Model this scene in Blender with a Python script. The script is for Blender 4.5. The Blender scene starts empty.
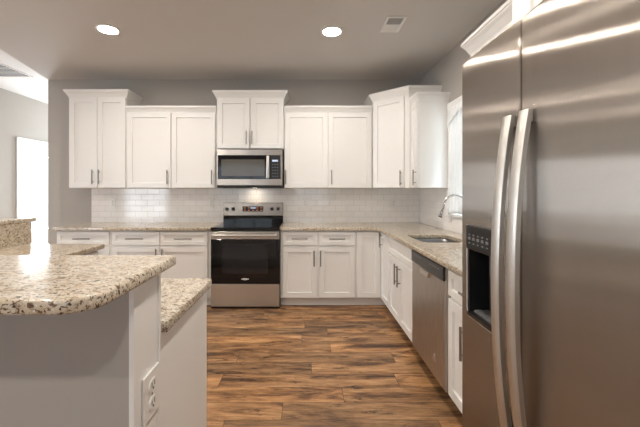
import bpy, bmesh, math, random
from mathutils import Vector, Matrix
random.seed(7)
SC = bpy.context.scene
COL = SC.collection
PI = math.pi

# ------------------------------------------------------------------ camera
cam_d = bpy.data.cameras.new('camera')
cam = bpy.data.objects.new('camera', cam_d)
COL.objects.link(cam)
cam.location = (0, 0, 1.34)
cam.rotation_euler = (PI / 2, 0, 0)
cam_d.sensor_width = 36
cam_d.lens = 340 / 640 * 36
cam_d.shift_x = 15 / 640
cam_d.shift_y = -23.5 / 640
cam_d.clip_start = 0.02
SC.camera = cam

# ------------------------------------------------------------------ world, exposure, window daylight
SC.view_settings.view_transform = 'Standard'
SC.view_settings.look = 'None'
SC.view_settings.gamma = 1
SC.view_settings.exposure = 0.45
SC.cycles.use_denoising = True
SC.cycles.max_bounces = 10
SC.cycles.diffuse_bounces = 6
SC.cycles.sample_clamp_indirect = 8
w = bpy.data.worlds.new('world')
SC.world = w
w.use_nodes = True
w.node_tree.nodes['Background'].inputs[0].default_value = (0.75, 0.88, 1.0, 1)
w.node_tree.nodes['Background'].inputs[1].default_value = 1.3


def area(name, loc, rot, sx, sy, power, color):
    d = bpy.data.lights.new(name, 'AREA')
    d.shape = 'RECTANGLE'
    d.size = sx
    d.size_y = sy
    d.energy = power
    d.color = color
    o = bpy.data.objects.new(name, d)
    COL.objects.link(o)
    o.location = loc
    o.rotation_euler = rot
    return o


DAY = (0.86, 0.93, 1.0)
# daylight just outside each window shining in through the opening
area('daylight_living', (-8.75, 2.6, 1.1), (0, -PI / 2, 0), 2.0, 2.2, 80, DAY)
area('daylight_patio', (-6.1, -4.25, 1.1), (PI / 2, 0, 0), 1.7, 2.0, 85, DAY)
area('fill_dining', (-2.3, -4.2, 1.5), (PI / 2, 0, 0), 2.2, 1.5, 5, DAY)  # outside an added, unseen window, put in to light the cabinets
area('fill_entry', (0.35, -4.2, 1.5), (PI / 2, 0, 0), 1.4, 1.5, 9, DAY)  # outside another added window behind the camera, extra fill light
area('daylight_hall', (-4.70, 5.84, 1.1), (0, -PI / 2, 0), 2.0, 1.2, 150, DAY)
area('fill_far', (-3.94, 8.22, 1.55), (-PI / 2, 0, 0), 0.74, 1.2, 170, DAY)  # outside an added window, only there to brighten the hall
area('daylight_sink', (1.80, 3.05, 1.6), (0, PI / 2, 0), 1.05, 0.85, 13, (0.76, 0.90, 1.0))


# ------------------------------------------------------------------ material helpers
def new_mat(name):
    m = bpy.data.materials.new(name)
    m.use_nodes = True
    nt = m.node_tree
    return m, nt, nt.nodes['Principled BSDF']


def mat(name, col, rough=0.5, metal=0.0, bump=0.0, bscale=200, spec=0.5):
    m, nt, b = new_mat(name)
    b.inputs['Base Color'].default_value = (*col, 1)
    b.inputs['Roughness'].default_value = rough
    b.inputs['Metallic'].default_value = metal
    b.inputs['Specular IOR Level'].default_value = spec
    tc = nt.nodes.new('ShaderNodeTexCoord')
    n = nt.nodes.new('ShaderNodeTexNoise')
    n.inputs['Scale'].default_value = bscale
    nt.links.new(tc.outputs['Object'], n.inputs['Vector'])
    if bump:
        bp = nt.nodes.new('ShaderNodeBump')
        bp.inputs['Strength'].default_value = bump
        bp.inputs['Distance'].default_value = 0.002
        nt.links.new(n.outputs['Fac'], bp.inputs['Height'])
        nt.links.new(bp.outputs['Normal'], b.inputs['Normal'])
    return m


def emis(name, col, strength):
    m, nt, b = new_mat(name)
    b.inputs['Base Color'].default_value = (*col, 1)
    b.inputs['Emission Color'].default_value = (*col, 1)
    b.inputs['Emission Strength'].default_value = strength
    return m


def ramp(nt, stops, interp='LINEAR'):
    r = nt.nodes.new('ShaderNodeValToRGB')
    r.color_ramp.interpolation = interp
    el = r.color_ramp.elements
    while len(el) < len(stops):
        el.new(0.5)
    for e, (p, c) in zip(el, stops):
        e.position = p
        e.color = (*c, 1) if len(c) == 3 else c
    return r


def mixc(nt, fac, a, b, blend='MIX'):
    x = nt.nodes.new('ShaderNodeMix')
    x.data_type = 'RGBA'
    x.blend_type = blend
    for sock, v in ((x.inputs[0], fac), (x.inputs[6], a), (x.inputs[7], b)):
        if isinstance(v, (int, float)):
            sock.default_value = v
        elif isinstance(v, tuple):
            sock.default_value = (*v, 1)
        else:
            nt.links.new(v, sock)
    return x.outputs[2]


def noise(nt, vec, scale, detail=2, rough=0.5, dist=0.0, dim='3D'):
    n = nt.nodes.new('ShaderNodeTexNoise')
    n.noise_dimensions = dim
    n.inputs['Scale'].default_value = scale
    n.inputs['Detail'].default_value = detail
    n.inputs['Roughness'].default_value = rough
    n.inputs['Distortion'].default_value = dist
    nt.links.new(vec, n.inputs['Vector'])
    return n


def mapping(nt, scale=(1, 1, 1), rot=(0, 0, 0), coord='Object'):
    tc = nt.nodes.new('ShaderNodeTexCoord')
    mp = nt.nodes.new('ShaderNodeMapping')
    mp.inputs['Scale'].default_value = scale
    mp.inputs['Rotation'].default_value = rot
    nt.links.new(tc.outputs[coord], mp.inputs['Vector'])
    return mp.outputs['Vector']


def granite():
    m, nt, b = new_mat('granite')
    v = mapping(nt)
    vs = mapping(nt, (1.0, 1.7, 1.4), (0, 0, 0.5))
    base = ramp(nt, [(0.30, (0.36, 0.26, 0.16)), (0.44, (0.56, 0.475, 0.36)), (0.60, (0.64, 0.57, 0.465)), (0.80, (0.48, 0.36, 0.23))])
    n1 = noise(nt, v, 30, 5, 0.65)
    nt.links.new(n1.outputs['Fac'], base.inputs['Fac'])
    n2 = noise(nt, vs, 62, 3, 0.6, 0.5)
    r2 = ramp(nt, [(0.545, (0, 0, 0)), (0.61, (1, 1, 1))])
    nt.links.new(n2.outputs['Fac'], r2.inputs['Fac'])
    c = mixc(nt, r2.outputs['Color'], base.outputs['Color'], (0.16, 0.105, 0.065))
    n3 = noise(nt, vs, 105, 3, 0.6, 0.4)
    r3 = ramp(nt, [(0.575, (0, 0, 0)), (0.63, (1, 1, 1))])
    nt.links.new(n3.outputs['Fac'], r3.inputs['Fac'])
    c = mixc(nt, r3.outputs['Color'], c, (0.05, 0.036, 0.027))
    n4 = noise(nt, v, 120, 2, 0.5)
    r4 = ramp(nt, [(0.66, (0, 0, 0)), (0.70, (1, 1, 1))])
    nt.links.new(n4.outputs['Fac'], r4.inputs['Fac'])
    c = mixc(nt, r4.outputs['Color'], c, (0.74, 0.71, 0.66))
    nt.links.new(c, b.inputs['Base Color'])
    b.inputs['Roughness'].default_value = 0.12
    return m


def wood_floor():
    m, nt, b = new_mat('wood_planks')
    v = mapping(nt)
    br = nt.nodes.new('ShaderNodeTexBrick')
    br.offset = 0.0
    br.offset_frequency = 2
    br.inputs['Scale'].default_value = 1
    br.inputs['Mortar Size'].default_value = 0.0013
    br.inputs['Mortar Smooth'].default_value = 0.2
    br.inputs['Brick Width'].default_value = 1.24
    br.inputs['Row Height'].default_value = 0.165
    br.inputs['Color1'].default_value = (0, 0, 0, 1)
    br.inputs['Color2'].default_value = (1, 1, 1, 1)
    br.inputs['Mortar'].default_value = (0.5, 0.5, 0.5, 1)
    sp = nt.nodes.new('ShaderNodeSeparateXYZ')
    nt.links.new(v, sp.inputs[0])

    def mth(op, a, b=None):
        x = nt.nodes.new('ShaderNodeMath')
        x.operation = op
        for k, q in enumerate((a, b)):
            if q is None:
                continue
            if isinstance(q, (int, float)):
                x.inputs[k].default_value = q
            else:
                nt.links.new(q, x.inputs[k])
        return x.outputs[0]
    row = mth('FLOOR', mth('DIVIDE', sp.outputs['Y'], 0.165))
    wn = nt.nodes.new('ShaderNodeTexWhiteNoise')
    wn.noise_dimensions = '1D'
    nt.links.new(row, wn.inputs['W'])
    cb = nt.nodes.new('ShaderNodeCombineXYZ')
    nt.links.new(mth('ADD', sp.outputs['X'], mth('MULTIPLY', wn.outputs['Value'], 1.24)), cb.inputs['X'])
    nt.links.new(sp.outputs['Y'], cb.inputs['Y'])
    nt.links.new(cb.outputs[0], br.inputs['Vector'])
    mul = nt.nodes.new('ShaderNodeMath')
    mul.operation = 'MULTIPLY'
    mul.inputs[1].default_value = 37.0
    nt.links.new(br.outputs['Color'], mul.inputs[0])
    vg = mapping(nt, (1.5, 8.5, 1))
    n1 = noise(nt, vg, 1.5, 8, 0.66, 0.8, '4D')
    nt.links.new(mul.outputs[0], n1.inputs['W'])
    base = ramp(nt, [(0.28, (0.045, 0.025, 0.015)), (0.40, (0.16, 0.082, 0.040)), (0.51, (0.38, 0.205, 0.092)), (0.66, (0.60, 0.355, 0.175))])
    nt.links.new(n1.outputs['Fac'], base.inputs['Fac'])
    # fine grain
    vf = mapping(nt, (3, 70, 1))
    n2 = noise(nt, vf, 2.0, 4, 0.6)
    rg = ramp(nt, [(0.3, (0.62, 0.6, 0.58)), (0.7, (1.15, 1.15, 1.15))])
    nt.links.new(n2.outputs['Fac'], rg.inputs['Fac'])
    c = mixc(nt, 1.0, base.outputs['Color'], rg.outputs['Color'], 'MULTIPLY')
    # plank to plank tone
    rp = ramp(nt, [(0.0, (0.72, 0.74, 0.78)), (1.0, (1.22, 1.16, 1.08))])
    nt.links.new(br.outputs['Color'], rp.inputs['Fac'])
    c = mixc(nt, 1.0, c, rp.outputs['Color'], 'MULTIPLY')
    # dark knots and cracks
    vk = mapping(nt, (2.2, 7.5, 1))
    n3 = noise(nt, vk, 2.3, 4, 0.7, 0.7, '4D')
    nt.links.new(mul.outputs[0], n3.inputs['W'])
    rk = ramp(nt, [(0.57, (0, 0, 0)), (0.69, (0.92, 0.92, 0.92))])
    nt.links.new(n3.outputs['Fac'], rk.inputs['Fac'])
    c = mixc(nt, rk.outputs['Color'], c, (0.030, 0.019, 0.014))
    c = mixc(nt, br.outputs['Fac'], c, (0.030, 0.018, 0.011))
    nt.links.new(c, b.inputs['Base Color'])
    b.inputs['Roughness'].default_value = 0.42
    bp = nt.nodes.new('ShaderNodeBump')
    bp.inputs['Strength'].default_value = 0.25
    bp.inputs['Distance'].default_value = 0.002
    nt.links.new(n2.outputs['Fac'], bp.inputs['Height'])
    nt.links.new(bp.outputs['Normal'], b.inputs['Normal'])
    return m


def subway(name, rot):
    m, nt, b = new_mat(name)
    v = mapping(nt, (1, 1, 1), rot)
    br = nt.nodes.new('ShaderNodeTexBrick')
    br.inputs['Scale'].default_value = 1
    br.inputs['Mortar Size'].default_value = 0.0022
    br.inputs['Mortar Smooth'].default_value = 0.3
    br.inputs['Brick Width'].default_value = 0.160
    br.inputs['Row Height'].default_value = 0.0755
    br.inputs['Color1'].default_value = (0.85, 0.83, 0.81, 1)
    br.inputs['Color2'].default_value = (0.90, 0.88, 0.86, 1)
    br.inputs['Mortar'].default_value = (0.62, 0.60, 0.58, 1)
    nt.links.new(v, br.inputs['Vector'])
    nt.links.new(br.outputs['Color'], b.inputs['Base Color'])
    rr = ramp(nt, [(0, (0.08,) * 3), (1, (0.6,) * 3)])
    nt.links.new(br.outputs['Fac'], rr.inputs['Fac'])
    nt.links.new(rr.outputs['Color'], b.inputs['Roughness'])
    bp = nt.nodes.new('ShaderNodeBump')
    bp.inputs['Strength'].default_value = 0.5
    bp.inputs['Distance'].default_value = 0.002
    bp.invert = True
    nt.links.new(br.outputs['Fac'], bp.inputs['Height'])
    nt.links.new(bp.outputs['Normal'], b.inputs['Normal'])
    return m


def grained_steel(name, col, rough, aniso, rot, grain, soft, amp=.03):
    """brushed stainless sheet: highlights spread across the direction of the grain"""
    m, nt, b = new_mat(name)
    t = nt.nodes.new('ShaderNodeTangent')
    t.direction_type = 'RADIAL'
    t.axis = 'Z'
    v = mapping(nt, grain)
    n = noise(nt, v, 6, 4, 0.6)
    r = ramp(nt, [(0.3, tuple(c * (1 - amp) for c in col)), (0.7, tuple(c * (1 + amp) for c in col))])
    nt.links.new(n.outputs['Fac'], r.inputs['Fac'])
    v2 = mapping(nt, (1, 1, 1))
    n2 = noise(nt, v2, 5, 5, 0.65, 1.2)
    r2 = ramp(nt, [(0.35, (rough * .985,) * 3), (0.7, (rough * 1.02,) * 3)])
    nt.links.new(n2.outputs['Fac'], r2.inputs['Fac'])
    g = nt.nodes.new('ShaderNodeBsdfAnisotropic')
    g.inputs['Anisotropy'].default_value = aniso
    g.inputs['Rotation'].default_value = rot
    nt.links.new(t.outputs['Tangent'], g.inputs['Tangent'])
    nt.links.new(r.outputs['Color'], g.inputs['Color'])
    nt.links.new(r2.outputs['Color'], g.inputs['Roughness'])
    # broad soft lobe of the satin finish
    g2 = nt.nodes.new('ShaderNodeBsdfAnisotropic')
    g2.inputs['Roughness'].default_value = 0.42
    g2.inputs['Anisotropy'].default_value = 0.2
    g2.inputs['Rotation'].default_value = rot
    nt.links.new(t.outputs['Tangent'], g2.inputs['Tangent'])
    nt.links.new(r.outputs['Color'], g2.inputs['Color'])
    mx = nt.nodes.new('ShaderNodeMixShader')
    mx.inputs['Fac'].default_value = soft
    nt.links.new(g.outputs[0], mx.inputs[1])
    nt.links.new(g2.outputs[0], mx.inputs[2])
    nt.links.new(mx.outputs[0], nt.nodes['Material Output'].inputs['Surface'])
    return m


def pane_mat():
    m, nt, b = new_mat('window_glass')
    tr = nt.nodes.new('ShaderNodeBsdfTransparent')
    gl = nt.nodes.new('ShaderNodeBsdfGlossy')
    gl.inputs['Roughness'].default_value = 0.02
    mx = nt.nodes.new('ShaderNodeMixShader')
    mx.inputs['Fac'].default_value = 0.06
    nt.links.new(tr.outputs[0], mx.inputs[1])
    nt.links.new(gl.outputs[0], mx.inputs[2])
    nt.links.new(mx.outputs[0], nt.nodes['Material Output'].inputs['Surface'])
    return m


def curtain_mat():
    m, nt, b = new_mat('sheer_cotton')
    v = mapping(nt, (1, 1, 1))
    n = noise(nt, v, 400, 2)
    r = ramp(nt, [(0.3, (0.84, 0.86, 0.86)), (0.7, (0.92, 0.93, 0.93))])
    nt.links.new(n.outputs['Fac'], r.inputs['Fac'])
    d = nt.nodes.new('ShaderNodeBsdfDiffuse')
    t = nt.nodes.new('ShaderNodeBsdfTranslucent')
    t.inputs['Color'].default_value = (0.9, 0.93, 0.94, 1)
    nt.links.new(r.outputs['Color'], d.inputs['Color'])
    mx = nt.nodes.new('ShaderNodeMixShader')
    mx.inputs['Fac'].default_value = 0.16
    nt.links.new(d.outputs[0], mx.inputs[1])
    nt.links.new(t.outputs[0], mx.inputs[2])
    nt.links.new(mx.outputs[0], nt.nodes['Material Output'].inputs['Surface'])
    return m


M = dict(
    white=mat('white_cabinet_paint', (0.79, 0.78, 0.755), 0.38, bump=0.03),
    trim=mat('white_trim_paint', (0.82, 0.81, 0.79), 0.4, bump=0.03),
    wall=mat('grey_wall_paint', (0.405, 0.378, 0.345), 0.75, bump=0.12, bscale=300),
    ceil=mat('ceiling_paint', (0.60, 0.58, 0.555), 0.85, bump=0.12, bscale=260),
    ceilw=mat('ceiling_paler', (0.74, 0.74, 0.72), 0.85, bump=0.12, bscale=260),  # paler tone than the kitchen ceiling slab
    granite=granite(),
    floor=wood_floor(),
    tile_b=subway('subway_tile', (-PI / 2, 0, 0)),
    tile_r=subway('subway_tile_turned', (-PI / 2, 0, 0)),
    fridge=grained_steel('brushed_steel_upright', (0.42, 0.378, 0.335), 0.215, 0.88, 0.25, (10, 10, .5), 0.25),
    steel_h=grained_steel('brushed_steel_level', (0.56, 0.52, 0.475), 0.24, 0.62, 0.0, (2, 2, 60), 0.4),
    steel_dw=grained_steel('brushed_steel_dishwasher', (0.52, 0.485, 0.45), 0.28, 0.5, 0.0, (16, 16, 1.2), 0.4, .13),
    nickel=mat('brushed_nickel', (0.30, 0.275, 0.25), 0.36, 1.0),
    handle=mat('satin_steel', (0.66, 0.635, 0.60), 0.36, 1.0),
    chrome=mat('chrome', (0.75, 0.76, 0.77), 0.08, 1.0),
    sink=mat('sink_steel', (0.30, 0.30, 0.31), 0.30, 1.0),
    black=mat('black_plastic', (0.012, 0.012, 0.013), 0.28),
    glass=mat('black_glass', (0.006, 0.006, 0.007), 0.05),
    glass2=mat('tinted_oven_window', (0.016, 0.017, 0.020), 0.04),
    dark=mat('dark_recess_and_shade', (0.02, 0.02, 0.02), 0.7),  # also puts the shade into the toe kicks along the right wall
    grey=mat('grey_plastic', (0.13, 0.13, 0.13), 0.45),
    plate=mat('white_plastic', (0.80, 0.79, 0.77), 0.3),
    slot=mat('outlet_slot', (0.08, 0.08, 0.08), 0.6),
    kick=mat('toe_kick_paint', (0.82, 0.80, 0.76), 0.5),
    duct=mat('dark_duct', (0.02, 0.022, 0.024), 0.7),
    amber=emis('amber_display', (0.55, 0.20, 0.09), 0.12),
    blue=emis('blue_display', (0.5, 0.6, 0.8), 0.22),
    legend=mat('grey_legend', (0.22, 0.22, 0.22), 0.5),
    ring=mat('burner_ring', (0.10, 0.10, 0.10), 0.25),
    lamp=emis('lamp_lens', (1.0, 0.92, 0.83), 250),
    pane=pane_mat(),
    curtain=curtain_mat(),
    copper=mat('faint_sticker', (0.36, 0.25, 0.20), 0.5),
    grass=mat('outdoor_concrete', (0.55, 0.55, 0.53), 0.9),
)


# ------------------------------------------------------------------ mesh helpers
def box(bm, x0, x1, y0, y1, z0, z1, bev=0.0, seg=2):
    r = bmesh.ops.create_cube(bm, size=1)
    vs = r['verts']
    for v in vs:
        v.co = Vector((x0 + (v.co.x + .5) * (x1 - x0), y0 + (v.co.y + .5) * (y1 - y0), z0 + (v.co.z + .5) * (z1 - z0)))
    if bev:
        es = list({e for v in vs for e in v.link_edges})
        bmesh.ops.bevel(bm, geom=es, offset=bev, segments=seg, affect='EDGES', profile=0.5)


def cyl(bm, p0, p1, r0, r1=None, seg=16):
    p0, p1 = Vector(p0), Vector(p1)
    r1 = r0 if r1 is None else r1
    d = p1 - p0
    q = Vector((0, 0, 1)).rotation_difference(d.normalized())
    mt = Matrix.Translation((p0 + p1) / 2) @ q.to_matrix().to_4x4()
    bmesh.ops.create_cone(bm, cap_ends=True, segments=seg, radius1=r0, radius2=r1, depth=d.length, matrix=mt)


def tube(bm, pts, rad, seg=12, scale=None):
    """round tube swept through pts"""
    pts = [Vector(p) for p in pts]
    rings = []
    up = None
    for i, p in enumerate(pts):
        t = (pts[min(i + 1, len(pts) - 1)] - pts[max(i - 1, 0)]).normalized()
        if up is None:
            up = Vector((0, 0, 1)) if abs(t.z) < 0.9 else Vector((0, 1, 0))
        s = t.cross(up).normalized()
        up = s.cross(t).normalized()
        r = rad[i] if isinstance(rad, (list, tuple)) else rad
        a, c = (scale or (1, 1))
        rings.append([bm.verts.new(p + s * (r * a * math.cos(2 * PI * k / seg)) + up * (r * c * math.sin(2 * PI * k / seg))) for k in range(seg)])
    for i in range(len(rings) - 1):
        for k in range(seg):
            bm.faces.new((rings[i][k], rings[i][(k + 1) % seg], rings[i + 1][(k + 1) % seg], rings[i + 1][k]))
    bm.faces.new(rings[0][::-1])
    bm.faces.new(rings[-1])


def prism(bm, poly, z0, z1):
    lo = [bm.verts.new((x, y, z0)) for x, y in poly]
    hi = [bm.verts.new((x, y, z1)) for x, y in poly]
    n = len(poly)
    bm.faces.new(lo[::-1])
    bm.faces.new(hi)
    for i in range(n):
        bm.faces.new((lo[i], lo[(i + 1) % n], hi[(i + 1) % n], hi[i]))


def rings_loft(bm, rings, cap0=True, cap1=True, closed=True):
    vr = [[bm.verts.new(p) for p in r] for r in rings]
    n = len(vr[0])
    for a, b in zip(vr, vr[1:]):
        for i in range(n if closed else n - 1):
            bm.faces.new((a[i], a[(i + 1) % n], b[(i + 1) % n], b[i]))
    if cap0:
        bm.faces.new(vr[0][::-1])
    if cap1:
        bm.faces.new(vr[-1])


def obj(name, bm, m, parent=None, smooth=False):
    bmesh.ops.recalc_face_normals(bm, faces=bm.faces[:])
    me = bpy.data.meshes.new(name)
    bm.to_mesh(me)
    bm.free()
    me.materials.append(m)
    o = bpy.data.objects.new(name, me)
    COL.objects.link(o)
    if parent:
        o.parent = parent
    if smooth:
        for p in me.polygons:
            p.use_smooth = True
        md = o.modifiers.new('edges', 'EDGE_SPLIT')
        md.split_angle = math.radians(40)
    return o


def thing(name, label, cat, loc=(0, 0, 0), rz=0, group=None):
    o = bpy.data.objects.new(name, None)
    o.empty_display_size = 0.1
    COL.objects.link(o)
    o.location = loc
    o.rotation_euler = (0, 0, rz)
    o['label'] = label
    o['category'] = cat
    if group:
        o['group'] = group
    return o


def tag(o, label, cat, group=None):
    o['label'] = label
    o['category'] = cat
    if group:
        o['group'] = group
    return o


def struct(name, bm, m, parent=None, smooth=False):
    o = obj(name, bm, m, parent, smooth)
    if not parent:
        o['kind'] = 'structure'
    return o


def B():
    return bmesh.new()


def part_box(name, m, parent, *c, bev=0.0):
    bm = B()
    box(bm, *c, bev=bev)
    return obj(name, bm, m, parent)


# ------------------------------------------------------------------ room shell
XR, YB, YF, XL, XLL = 1.52, 4.50, -4.0, -4.50, -8.50
CZ, CZL = 2.80, 2.85
ZU = 1.364     # underside of wall cabinets
ZT = 0.914     # worktop height

bm = B()
box(bm, XLL - .15, XR + .15, YF - .15, 8.15, -0.1, 0)
struct('floor', bm, M['floor'])
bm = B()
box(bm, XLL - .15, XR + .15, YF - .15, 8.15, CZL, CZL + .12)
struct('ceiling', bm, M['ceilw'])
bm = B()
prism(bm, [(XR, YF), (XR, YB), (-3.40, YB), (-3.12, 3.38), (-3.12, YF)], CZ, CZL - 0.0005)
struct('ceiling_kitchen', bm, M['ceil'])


def wall_x(name, x0, x1, ya, yb, z1, holes, m):
    """wall in the YZ plane with rectangular holes (y0, y1, z0, z1)"""
    bm = B()
    ys = sorted({ya, yb, *[h[0] for h in holes], *[h[1] for h in holes]})
    for a, b in zip(ys, ys[1:]):
        hs = [h for h in holes if h[0] <= a and h[1] >= b]
        if not hs:
            box(bm, x0, x1, a, b, 0, z1)
        else:
            h = hs[0]
            if h[2] > 0:
                box(bm, x0, x1, a, b, 0, h[2])
            box(bm, x0, x1, a, b, h[3], z1)
    bmesh.ops.remove_doubles(bm, verts=bm.verts[:], dist=1e-5)
    return struct(name, bm, m)


def wall_y(name, y0, y1, xa, xb, z1, holes, m):
    bm = B()
    xs = sorted({xa, xb, *[h[0] for h in holes], *[h[1] for h in holes]})
    for a, b in zip(xs, xs[1:]):
        hs = [h for h in holes if h[0] <= a and h[1] >= b]
        if not hs:
            box(bm, a, b, y0, y1, 0, z1)
        else:
            h = hs[0]
            if h[2] > 0:
                box(bm, a, b, y0, y1, 0, h[2])
            box(bm, a, b, y0, y1, h[3], z1)
    bmesh.ops.remove_doubles(bm, verts=bm.verts[:], dist=1e-5)
    return struct(name, bm, m)


SINKWIN = (2.62, 3.49, 1.10, 2.15)
LIVING = (1.5, 3.7, 0.04, 2.10)
PATIO = (-6.95, -5.25, 0.04, 2.10)
HALL = (5.38, 6.30, 0.0, 2.08)
DIN_ADDED = (-3.4, -1.2, 0.75, 2.25)  # opening added in the unseen front wall for fill light
ENT_ADDED = (-0.35, 1.05, 0.75, 2.25)  # second unseen opening added for fill light
wall_x('wall_right', XR, XR + .14, YF, 8.0, CZL, [SINKWIN], M['wall'])
wall_x('wall_left', XL - .14, XL, 4.72, 8.0, CZL, [HALL], M['wall'])
wall_y('wall_return', 4.72, 4.86, XLL, XL - .14, CZL, [], M['wall'])
wall_x('wall_living', XLL - .14, XLL, YF, 4.86, CZL, [LIVING], M['wall'])
wall_y('wall_front', YF - .14, YF, XLL, XR, CZL, [DIN_ADDED, ENT_ADDED, PATIO], M['wall'])
wall_y('wall_back', YB, YB + .13, -3.40, XR, CZL, [], M['wall'])
wall_x('wall_hall', -3.40, -3.28, YB + .13, 8.0, CZL, [], M['wall'])
FARWIN_ADDED = (-4.32, -3.56, 0.9, 2.15)  # unseen opening, added to brighten the hall wall
wall_y('wall_far', 8.0, 8.14, XL, -3.28, CZL, [FARWIN_ADDED], M['wall'])


def window(n, axis, face, hole, cas, mull, inward):
    """frame in the wall opening, casing on the room side and one pane; axis 'x' = wall in the YZ plane"""
    a0, a1, z0, z1 = hole

    def bx(bm, a, b, d0, d1, za, zb, bev=0.0):
        d0, d1 = sorted((face + inward * d0, face + inward * d1))
        if axis == 'x':
            box(bm, d0, d1, a, b, za, zb, bev=bev)
        else:
            box(bm, a, b, d0, d1, za, zb, bev=bev)
    bm = B()
    f = 0.045
    bx(bm, a0, a0 + f, -.09, -.03, z0, z1)
    bx(bm, a1 - f, a1, -.09, -.03, z0, z1)
    bx(bm, a0 + f, a1 - f, -.09, -.03, z0, z0 + f)
    bx(bm, a0 + f, a1 - f, -.09, -.03, z1 - f, z1)
    for k in range(mull):
        c = a0 + (a1 - a0) * (k + 1) / (mull + 1)
        bx(bm, c - .03, c + .03, -.09, -.03, z0 + f, z1 - f)
    if mull == 0:
        bx(bm, a0 + f, a1 - f, -.085, -.035, (z0 + z1) / 2 - .02, (z0 + z1) / 2 + .02)
    win = struct(n, bm, M['trim'])
    bm = B()
    bx(bm, a0 + f, a1 - f, -.062, -.058, z0 + f, z1 - f)
    struct('pane', bm, M['pane'], win)
    bm = B()
    if cas:
        lo = z0 - cas if z0 > 0.1 else 0
        bx(bm, a0 - cas, a0, 0, .02, lo, z1, .003)
        bx(bm, a1, a1 + cas, 0, .02, lo, z1, .003)
        bx(bm, a0 - cas - .005, a1 + cas + .005, 0, .024, z1, z1 + cas + .01, .003)
        if z0 > 0.1:
            bx(bm, a0 - cas - .005, a1 + cas + .005, 0, .035, z0 - .03, z0, .003)
        struct('casing', bm, M['trim'], win)
    else:
        bm.free()
    return win


window('window_1', 'x', XR, SINKWIN, 0.085, 0, -1)
window('window_2', 'x', XLL, LIVING, 0.085, 1, 1)
window('window_5', 'y', YF, PATIO, 0.085, 1, 1)
window('added_window_dining', 'y', YF, DIN_ADDED, 0.085, 2, 1)
window('added_window_entry', 'y', YF, ENT_ADDED, 0.085, 1, 1)

window('added_window_far', 'y', 8.0, FARWIN_ADDED, 0.085, 0, -1)

# hall door: casing and a glazed door leaf in the left wall of the hall
bm = B()
a0, a1, z0, z1 = HALL
box(bm, XL, XL + .02, a0 - .09, a0, 0, z1, .003)
box(bm, XL, XL + .02, a1, a1 + .09, 0, z1, .003)
box(bm, XL, XL + .022, a0 - .09, a1 + .09, z1, z1 + .09, .003)
box(bm, XL - .12, XL - .001, a0, a0 + .03, 0, z1)
box(bm, XL - .12, XL - .001, a1 - .03, a1, 0, z1)
box(bm, XL - .12, XL - .001, a0 + .03, a1 - .03, z1 - .03, z1)
d1 = struct('door_1', bm, M['trim'])
bm = B()
box(bm, XL - .11, XL - .07, a0 + .033, a0 + .14, .01, z1 - .033)
box(bm, XL - .11, XL - .07, a1 - .14, a1 - .033, .01, z1 - .033)
box(bm, XL - .11, XL - .07, a0 + .14, a1 - .14, .01, .66)
box(bm, XL - .11, XL - .07, a0 + .14, a1 - .14, z1 - .16, z1 - .033)
lf = struct('door_leaf', bm, M['trim'], d1)
bm = B()
box(bm, XL - .092, XL - .088, a0 + .14, a1 - .14, .66, z1 - .16)
struct('glass_panel', bm, M['pane'], lf)
bm = B()
box(bm, XL, XL + .015, 4.72, a0 - .092, 0, .12, .003)
box(bm, XL, XL + .015, a1 + .092, 7.99, 0, .12, .003)
struct('baseboard_left', bm, M['trim'])

# paving seen through the glass
bm = B()
box(bm, -18, XLL - .2, -12, 12, -.3, -.12)
box(bm, XLL - .2, XL - .2, 4.95, 12, -.3, -.12)
box(bm, 1.85, 12, -12, 12, -.3, -.12)
struct('ground', bm, M['grass'])

# low L-shaped wall that carries the raised bar
KX = -0.485
bm = B()
prism(bm, [(KX, 0.94), (KX, 1.10), (-2.22, 1.10), (-2.22, 2.74), (-2.37, 2.74), (-2.37, 0.94)], 0, 1.083)
struct('wall_peninsula', bm, M['wall'])
bm = B()
box(bm, KX, -0.47, 0.935, 1.085, 0, 1.083, .002)
box(bm, KX, -0.465, 1.085, 1.10, 0, 1.083, .002)
struct('trim_1', bm, M['trim'])

# ------------------------------------------------------------------ backsplash tiles
bm = B()
box(bm, -2.82, XR - .0105, YB - .0095, YB - .001, ZT - .03, ZU - .001)
tag(obj('tile_backsplash', bm, M['tile_b']), 'white subway tile backsplash on the wall behind the range', 'backsplash')
bm = B()
# built flat along local x, then turned onto the right wall
box(bm, .001, 0.909, 0, .0085, ZT - .03, ZU - .001)
box(bm, 0.909, 3.0, 0, .0085, ZT - .03, 1.065)
o = obj('tile_backsplash', bm, M['tile_r'])
o.location = (XR - .0095, YB - .0, 0)
o.rotation_euler = (0, 0, -PI / 2)
tag(o, 'white subway tile backsplash on the side wall beside the sink window', 'backsplash')


# ------------------------------------------------------------------ cabinets
DOOR_T = 0.02


def panel_front(x0, x1, z0, z1, frame=0.058, t=DOOR_T, y=0.0):
    """shaker front: closed mesh with a sunk centre panel; the front faces local -y"""
    bm = B()

    def ring(ins, d):
        return [(x0 + ins, y - d, z0 + ins), (x1 - ins, y - d, z0 + ins), (x1 - ins, y - d, z1 - ins), (x0 + ins, y - d, z1 - ins)]
    f = min(frame, (x1 - x0) * 0.28, (z1 - z0) * 0.30)
    rings_loft(bm, [ring(0.001, 0.0005), ring(0, 0.002), ring(0, t - .002), ring(0.002, t), ring(f, t), ring(f + .003, t - .013)])
    return bm


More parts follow.
